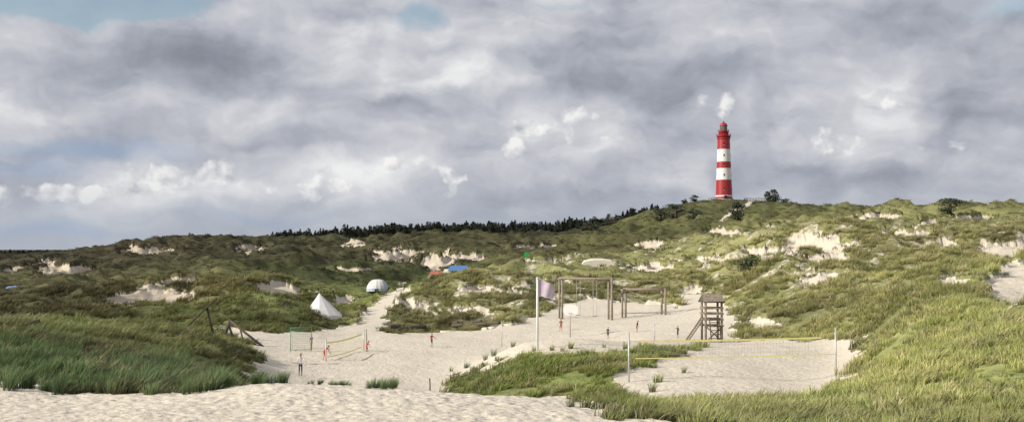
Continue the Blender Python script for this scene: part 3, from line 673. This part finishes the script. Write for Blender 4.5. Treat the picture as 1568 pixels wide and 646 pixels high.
# ------------------------------------------------------------------ people
skin=mat('skin',(.45,.27,.19),.6,0,.05); hairD=mat('dark_hair',(.05,.03,.02),.7); hairB=mat('blond_hair',(.35,.25,.12),.7); eyem=mat('eye_dark',(.02,.02,.02),.3)
cl={n_:mat(n_+'_cloth',c,.85) for n_,c in dict(white=(.75,.75,.73),navy=(.03,.04,.09),red=(.5,.04,.04),black=(.025,.025,.03),brown=(.14,.08,.05),blue=(.08,.16,.35),grey=(.2,.2,.2)).items()}
def person(name,foot,h,yaw,shirt,pants,bend=0,stride=.0,arms=((.2,0),(.2,0)),hair=hairD,crouch=0,short=True):
    J={};E=[];order=[]
    def addp(n_,p,r,par,lab):
        J[n_]=[Vector(p),r,lab]; order.append(n_)
        if par: E.append((par,n_,lab))
    zp=.52-crouch
    addp('pel',(0,0,zp),.068,None,'p'); addp('wai',(0,0,zp+.09),.06,'pel','s'); addp('che',(0,-.005,zp+.2),.075,'wai','s'); addp('nec',(0,0,zp+.295),.034,'che','s'); addp('hd0',(0,-.005,zp+.34),.032,'nec','k'); 
    for s,k_ in((-1,0),(1,1)):
        ar,fw=arms[k_]
        sh=Vector((s*.098,0,zp+.27)); ua=Vector((s*math.sin(ar),-math.sin(fw),-math.cos(ar)*math.cos(fw))).normalized()
        el=sh+ua*.165; fa_=Vector((s*math.sin(ar)*.8,-math.sin(fw+.35),-math.cos(ar)*math.cos(fw+.35))).normalized(); wr=el+fa_*.14; hd=wr+fa_*.045
        addp('sh%d'%k_,sh,.036,'che','s'); addp('el%d'%k_,el,.025,'sh%d'%k_,'s'); addp('wr%d'%k_,wr,.016,'el%d'%k_,'k'); addp('ha%d'%k_,hd,.019,'wr%d'%k_,'k')
    if bend:
        Rm=Matrix.Rotation(bend,3,'X'); pc_=J['pel'][0].copy()
        for n_ in order[1:]: J[n_][0]=pc_+Rm@(J[n_][0]-pc_)
    for s,k_ in((-1,0),(1,1)):
        st=stride*(1 if s>0 else -1); hip=Vector((s*.048,0,zp-.03)); an=Vector((s*.06,st,.04)); kn=(hip+an)/2+Vector((0,-.03-crouch*.9,0.01))
        addp('hi%d'%k_,hip,.05,'pel','p'); addp('kn%d'%k_,kn,.035,'hi%d'%k_,'p'); addp('an%d'%k_,an,.02,'kn%d'%k_,'k' if short else 'p'); addp('to%d'%k_,an+Vector((0,-.085,-.022)),.018,'an%d'%k_,'f')
    idx={n_:i for i,n_ in enumerate(order)}
    me=bpy.data.meshes.new('tmp'); me.from_pydata([J[n_][0]*h for n_ in order],[(idx[x],idx[y]) for x,y,_ in E],[])
    o=bpy.data.objects.new('tmp',me); scene.collection.objects.link(o); o.modifiers.new('s','SKIN')
    for i,n_ in enumerate(order): me.skin_vertices[0].data[i].radius=(J[n_][1]*h,J[n_][1]*h*.85)
    me.skin_vertices[0].data[0].use_root=True
    su=o.modifiers.new('u','SUBSURF'); su.levels=1; su.render_levels=1
    bpy.context.view_layer.update()
    ev=o.evaluated_get(bpy.context.evaluated_depsgraph_get()); m2=ev.to_mesh()
    mb=MB(); vs=[v.co.copy() for v in m2.vertices]; segs=[(J[x][0]*h,J[y][0]*h,l) for x,y,l in E]
    mm={'p':pants,'s':shirt,'k':skin,'f':hairD}
    for f in m2.polygons:
        c=f.center; best=None;bd=1e9
        for A,B,l in segs:
            ab=B-A; t=max(0,min(1,(c-A).dot(ab)/ab.length_squared)); dd=(A+ab*t-c).length
            if dd<bd: bd=dd;best=l
        mb.f.append(tuple(f.vertices)); mb.m.append(mb.mi(mm[best])); mb.sm.append(True)
    mb.v=[tuple(v) for v in vs]
    ev.to_mesh_clear(); bpy.data.objects.remove(o)
    hc=J['hd0'][0]+(J['hd0'][0]-J['nec'][0]).normalized()*.055; R0=.068
    up=(J['hd0'][0]-J['nec'][0]).normalized(); fw=Vector((0,-1,0)); fw=(fw-up*fw.dot(up)).normalized(); rt=fw.cross(up)
    seg,rg=14,10; b=len(mb.v)
    for r_ in range(rg+1):
        ph=math.pi*r_/rg
        for q_ in range(seg):
            th=2*math.pi*q_/seg; lx,ly,lz=math.sin(ph)*math.cos(th),math.sin(ph)*math.sin(th),math.cos(ph)
            sx=.8*(1-.18*max(0,-lz)); off=.0
            if abs(lx)<.12 and ly>.8 and -.4<lz<.05: off=.016
            pnt=hc+rt*(lx*R0*sx)+fw*(ly*R0*.92+off)+up*(lz*R0*1.12); mb.v.append(tuple(pnt*h))
    for r_ in range(rg):
        for q_ in range(seg):
            th=2*math.pi*(q_+.5)/seg; z_=math.cos(math.pi*(r_+.5)/rg); fy=math.sin(th)
            mb.f.append((b+r_*seg+q_,b+(r_+1)*seg+q_,b+(r_+1)*seg+(q_+1)%seg,b+r_*seg+(q_+1)%seg)); mb.m.append(mb.mi(hair if (z_>.55 or (fy<.15 and z_>-.45)) else skin)); mb.sm.append(True)
    for s in(-1,1):
        e=(hc+rt*(s*.022)+fw*.056+up*.004)*h; mb.tube([e,e+fw*.006*h],.006*h,eyem,6)
        e=(hc+rt*(s*.054))*h; mb.tube([e-up*.012*h,e+up*.012*h+rt*s*.004*h],.007*h,skin,5)
    e=(hc+fw*.056-up*.034)*h; mb.tube([e-rt*.014*h,e+rt*.014*h],.004*h,cl['red'],5)
    for k_ in(0,1):
        hd=J['ha%d'%k_][0]; dr=(hd-J['wr%d'%k_][0]).normalized(); sd=dr.cross(Vector((1,0,.1))).normalized(); nm=dr.cross(sd)
        for i,(o_,l) in enumerate(((-.012,.034),(-.004,.042),(.004,.04),(.012,.03))):
            a0=hd+sd*o_+dr*.008; a1=a0+dr*l*.55+nm*.004; a2=a1+dr*l*.4+nm*.012; mb.tube([a0*h,a1*h,a2*h],[.0045*h,.004*h,.003*h],skin,5)
        a0=hd-dr*.015+sd*.016; mb.tube([a0*h,(a0+sd*.014+dr*.014)*h,(a0+sd*.016+dr*.032)*h],[.005*h,.0045*h,.0035*h],skin,5)
    return mb.obj(name,foot-Vector((0,0,.01)),yaw)
def who(name,px,pb,hpx,d0,d1,yaw,*a,**k):
    p=G(px,pb,d0,d1); return person(name,p,hpx*p.y/FP,yaw,*a,**k)
who('person',460,575,35,70,95,.3,cl['white'],cl['navy'],short=False,arms=((.25,.1),(.5,.6)))
who('child',496,551,28,85,105,1.2,cl['red'],cl['red'],bend=.75,stride=.12,arms=((.3,.6),(.3,.9)),crouch=.05)
who('child',477,533,21,95,120,-.6,cl['navy'],cl['grey'],arms=((.2,0),(.4,.5)))
who('child',561,538,19,92,120,2.2,cl['red'],cl['red'],bend=.5,arms=((.5,.6),(.3,.3)),crouch=.08)
who('child',661,531,22,98,120,.9,cl['red'],cl['navy'],stride=.1,arms=((.7,.3),(.4,.5)),hair=hairB)
who('child',859,507,20,105,135,-.8,cl['brown'],cl['red'],stride=.07,arms=((.3,.4),(.6,.2)))
who('child',931,518,18,92,130,.4,cl['navy'],cl['black'],arms=((.5,.2),(.3,.1)))
who('child',975,508,18,98,130,1.8,cl['black'],cl['brown'],bend=.25,arms=((.4,.2),(.4,.5)))
who('child',1038,517,19,88,125,-1.0,cl['black'],cl['navy'],arms=((1.2,.2),(.3,.1)))
# ------------------------------------------------------------------ sun + world
SAZ=math.radians(-110); SEL=math.radians(28)
sd=Vector((math.sin(SAZ)*math.cos(SEL),math.cos(SAZ)*math.cos(SEL),math.sin(SEL)))
sl=bpy.data.lights.new('sun','SUN'); sl.energy=5.0; sl.angle=math.radians(.6); sl.color=(1,.94,.82)
so=bpy.data.objects.new('sun',sl); so.rotation_euler=(-sd).to_track_quat('-Z','Y').to_euler(); so.location=(-50,-50,100); scene.collection.objects.link(so)
w=bpy.data.worlds.new('World'); scene.world=w; w.use_nodes=True; nt=w.node_tree; N=nt.nodes.new; L=nt.links.new
w.cycles.sampling_method='MANUAL'; w.cycles.sample_map_resolution=512
bg=nt.nodes['Background']; sky=N('ShaderNodeTexSky'); sky.sky_type='NISHITA'; sky.sun_disc=False; sky.sun_elevation=SEL; sky.sun_rotation=SAZ%(2*math.pi); sky.air_density=1.2; sky.dust_density=1.0
L(sky.outputs[0],bg.inputs['Color']); bg.inputs['Strength'].default_value=.12
tcw=N('ShaderNodeTexCoord').outputs['Generated']; sp=N('ShaderNodeSeparateXYZ'); L(tcw,sp.inputs[0])
m_=lambda op,a=None,b=None,c=None,clamp=False: math_(op,a,b,c,nt,clamp)
az=m_('ARCTAN2',sp.outputs[0],sp.outputs[1]); el=m_('ARCSINE',sp.outputs[2])
U=m_('MULTIPLY',az,16.81); V=m_('MULTIPLY',el,16.81)
cb=N('ShaderNodeCombineXYZ'); L(U,cb.inputs[0]); L(V,cb.inputs[1]); UV=cb.outputs[0]
def vmath(op,a,b):
    nd=N('ShaderNodeVectorMath'); nd.operation=op
    for i,v in enumerate((a,b)):
        if isinstance(v,tuple): nd.inputs[i].default_value=v
        else: L(v,nd.inputs[i])
    return nd
wn=noise_(UV,.8,4,.55,nt); wv=vmath('MULTIPLY',vmath('SUBTRACT',wn.outputs['Color'],(.5,.5,.5)).outputs[0],(1.3,.8,0)).outputs[0]
wn2=noise_(UV,2.6,4,.6,nt); wv2=vmath('MULTIPLY',vmath('SUBTRACT',wn2.outputs['Color'],(.5,.5,.5)).outputs[0],(.40,.34,0)).outputs[0]
PW=vmath('ADD',UV,wv).outputs[0]; PW2=vmath('ADD',UV,wv2).outputs[0]
def blob(vec,px,py,rx,ry,soft0,soft1):
    d=ray(px,py); bu=math.atan2(d[0],d[1])*16.81; bv=math.asin(d[2]/math.sqrt(d[0]**2+d[1]**2+d[2]**2))*16.81
    t=vmath('MULTIPLY',vmath('SUBTRACT',vec,(bu,bv,0)).outputs[0],(100/rx,100/ry,0)).outputs[0]
    ln=N('ShaderNodeVectorMath'); ln.operation='LENGTH'; L(t,ln.inputs[0])
    return maprange(ln.outputs['Value'],soft1,soft0,0,1,nt)
def total(lst):
    o=None
    for b_,k in lst:
        v=m_('MULTIPLY',b_,k); o=v if o is None else m_('ADD',o,v)
    return o
dark=total([(blob(PW,px,py,rx,ry,.3,1.1),k) for px,py,rx,ry,k in[(270,95,250,60,1.1),(110,130,120,46,.5),(980,110,240,66,.65),(1180,175,190,50,.35),(1500,60,200,90,.4),(1520,180,120,70,.3),(600,165,90,26,.4),(870,300,220,20,.4),(500,10,200,24,.35),(1300,272,240,22,.4),(450,215,150,20,.35),(740,150,80,22,.3)]])
light=total([(blob(PW,px,py,rx,ry,.2,1.25),k) for px,py,rx,ry,k in[(640,100,200,58,1.1),(450,180,190,36,.95),(880,195,130,58,.75),(560,265,160,46,1.0),(230,280,170,40,.95),(1300,210,130,50,.8),(1400,112,160,38,.65),(1100,160,70,48,.75),(60,190,120,45,.6),(700,40,200,36,.55),(30,60,60,30,.5),(1180,60,140,40,.4),(700,250,80,40,.4)]])
st_=vmath('MULTIPLY',PW,(.62,1.15,0)).outputs[0]
def dens(vec): return noise_(vec,.66,6,.50,nt).outputs['Fac']
Lx=vmath('ADD',st_,(-.15,.18,0)).outputs[0]
dA=dens(st_); dB=dens(Lx); emb=m_('MULTIPLY',m_('SUBTRACT',dA,dB),1.25)
br=m_('ADD',m_('ADD',m_('MULTIPLY',m_('SUBTRACT',dA,.5),.8),emb),.60)
br=m_('ADD',br,m_('SUBTRACT',m_('MULTIPLY',light,.24),m_('MULTIPLY',dark,.27)),clamp=True)
ramp=N('ShaderNodeValToRGB'); L(br,ramp.inputs[0]); cr=ramp.color_ramp
cr.elements[0].position=0; cr.elements[0].color=(.205,.22,.265,1); cr.elements[1].position=1; cr.elements[1].color=(.86,.86,.86,1)
for p_,c in((.3,(.30,.32,.375)),(.5,(.42,.44,.50)),(.75,(.60,.61,.65))):
    e=cr.elements.new(p_); e.color=(*c,1)
cumL=[(806,195,30,18,1.3),(784,225,24,30,1.3),(338,270,46,30,1.3),(240,276,76,46,1.0),(505,276,66,38,1.05),(615,246,72,24,.9),(55,298,100,26,.95),(1354,148,54,28,1.2),(1105,158,56,36,.85),(1295,220,80,40,.8),(690,268,44,24,.85),(870,172,66,34,.75),(150,290,80,24,.7),(680,298,80,16,.55),(880,215,90,30,.55),(1440,225,60,24,.5),(420,298,90,20,.55),(1020,215,60,24,.4)]
cum=total([(blob(PW2,px,py,rx,ry,.1,1.25),k) for px,py,rx,ry,k in cumL])
def vor(vec):
    nd=N('ShaderNodeTexVoronoi'); nd.feature='SMOOTH_F1'; nd.inputs['Scale'].default_value=2.6; nd.inputs['Smoothness'].default_value=.7; nd.inputs['Detail'].default_value=2.0; nd.inputs['Roughness'].default_value=.5; nd.voronoi_dimensions='2D'
    L(vec,nd.inputs['Vector']); return m_('SUBTRACT',1.0,nd.outputs['Distance'])
vA=vor(PW2); vB=vor(vmath('ADD',PW2,(-.09,.10,0)).outputs[0])
cnA=noise_(UV,2.4,5,.55,nt).outputs['Fac']
cnB=noise_(vmath('ADD',UV,(-.10,.12,0)).outputs[0],2.4,4,.55,nt).outputs['Fac']
cd=m_('ADD',cum,m_('ADD',m_('MULTIPLY',m_('SUBTRACT',cnA,.5),1.1),m_('MULTIPLY',m_('SUBTRACT',vA,.65),.6))); cmask=maprange(cd,.34,.80,0,1,nt)
cl_=m_('ADD',.66,m_('ADD',m_('MULTIPLY',m_('SUBTRACT',vA,vB),.7),m_('MULTIPLY',m_('SUBTRACT',cnA,cnB),1.8)),clamp=True)
ccol=mixc(cl_,(.42,.44,.49),(.93,.92,.90),nt)
skyc=mixc(m_('MULTIPLY',cmask,.85),ramp.outputs[0],ccol,nt)
haze=maprange(V,1.2,.0,0,.75,nt); skyc=mixc(haze,skyc,(.40,.44,.51),nt)
lowgap=total([(blob(PW,px,py,rx,ry,.1,1.2),k) for px,py,rx,ry,k in[(140,226,180,20,.6),(60,256,100,20,.5),(90,350,120,18,.5),(400,330,160,14,.3)]])
skyc=mixc(lowgap,skyc,(.30,.40,.56),nt)
bg2=N('ShaderNodeBackground'); L(skyc,bg2.inputs['Color']); bg2.inputs['Strength'].default_value=1.0
gap=total([(blob(PW,px,py,rx,ry,.1,1.2),k) for px,py,rx,ry,k in[(60,5,200,32,1.15),(230,2,130,26,1.05),(650,22,64,34,.9),(1540,8,80,26,.7),(860,3,70,14,.6)]])
gm=maprange(m_('ADD',gap,m_('MULTIPLY',m_('SUBTRACT',dA,.5),-1.2)),.2,.95,0,.8,nt)
mx=N('ShaderNodeMixShader'); L(gm,mx.inputs[0]); L(bg2.outputs[0],mx.inputs[1]); L(bg.outputs[0],mx.inputs[2]); L(mx.outputs[0],nt.nodes['World Output'].inputs['Surface'])
# ------------------------------------------------------------------ camera
cam=bpy.data.cameras.new('camera'); cam.sensor_width=36; cam.lens=36*FP/1568.0; cam.clip_end=20000; cam.clip_start=.1
co_=bpy.data.objects.new('camera',cam); co_.location=(0,0,Z0); co_.rotation_euler=(math.pi/2+TH,0,0); scene.collection.objects.link(co_); scene.camera=co_
scene.view_settings.view_transform='Standard'; scene.view_settings.look='None'; scene.view_settings.exposure=0
print('terrain verts',len(co))
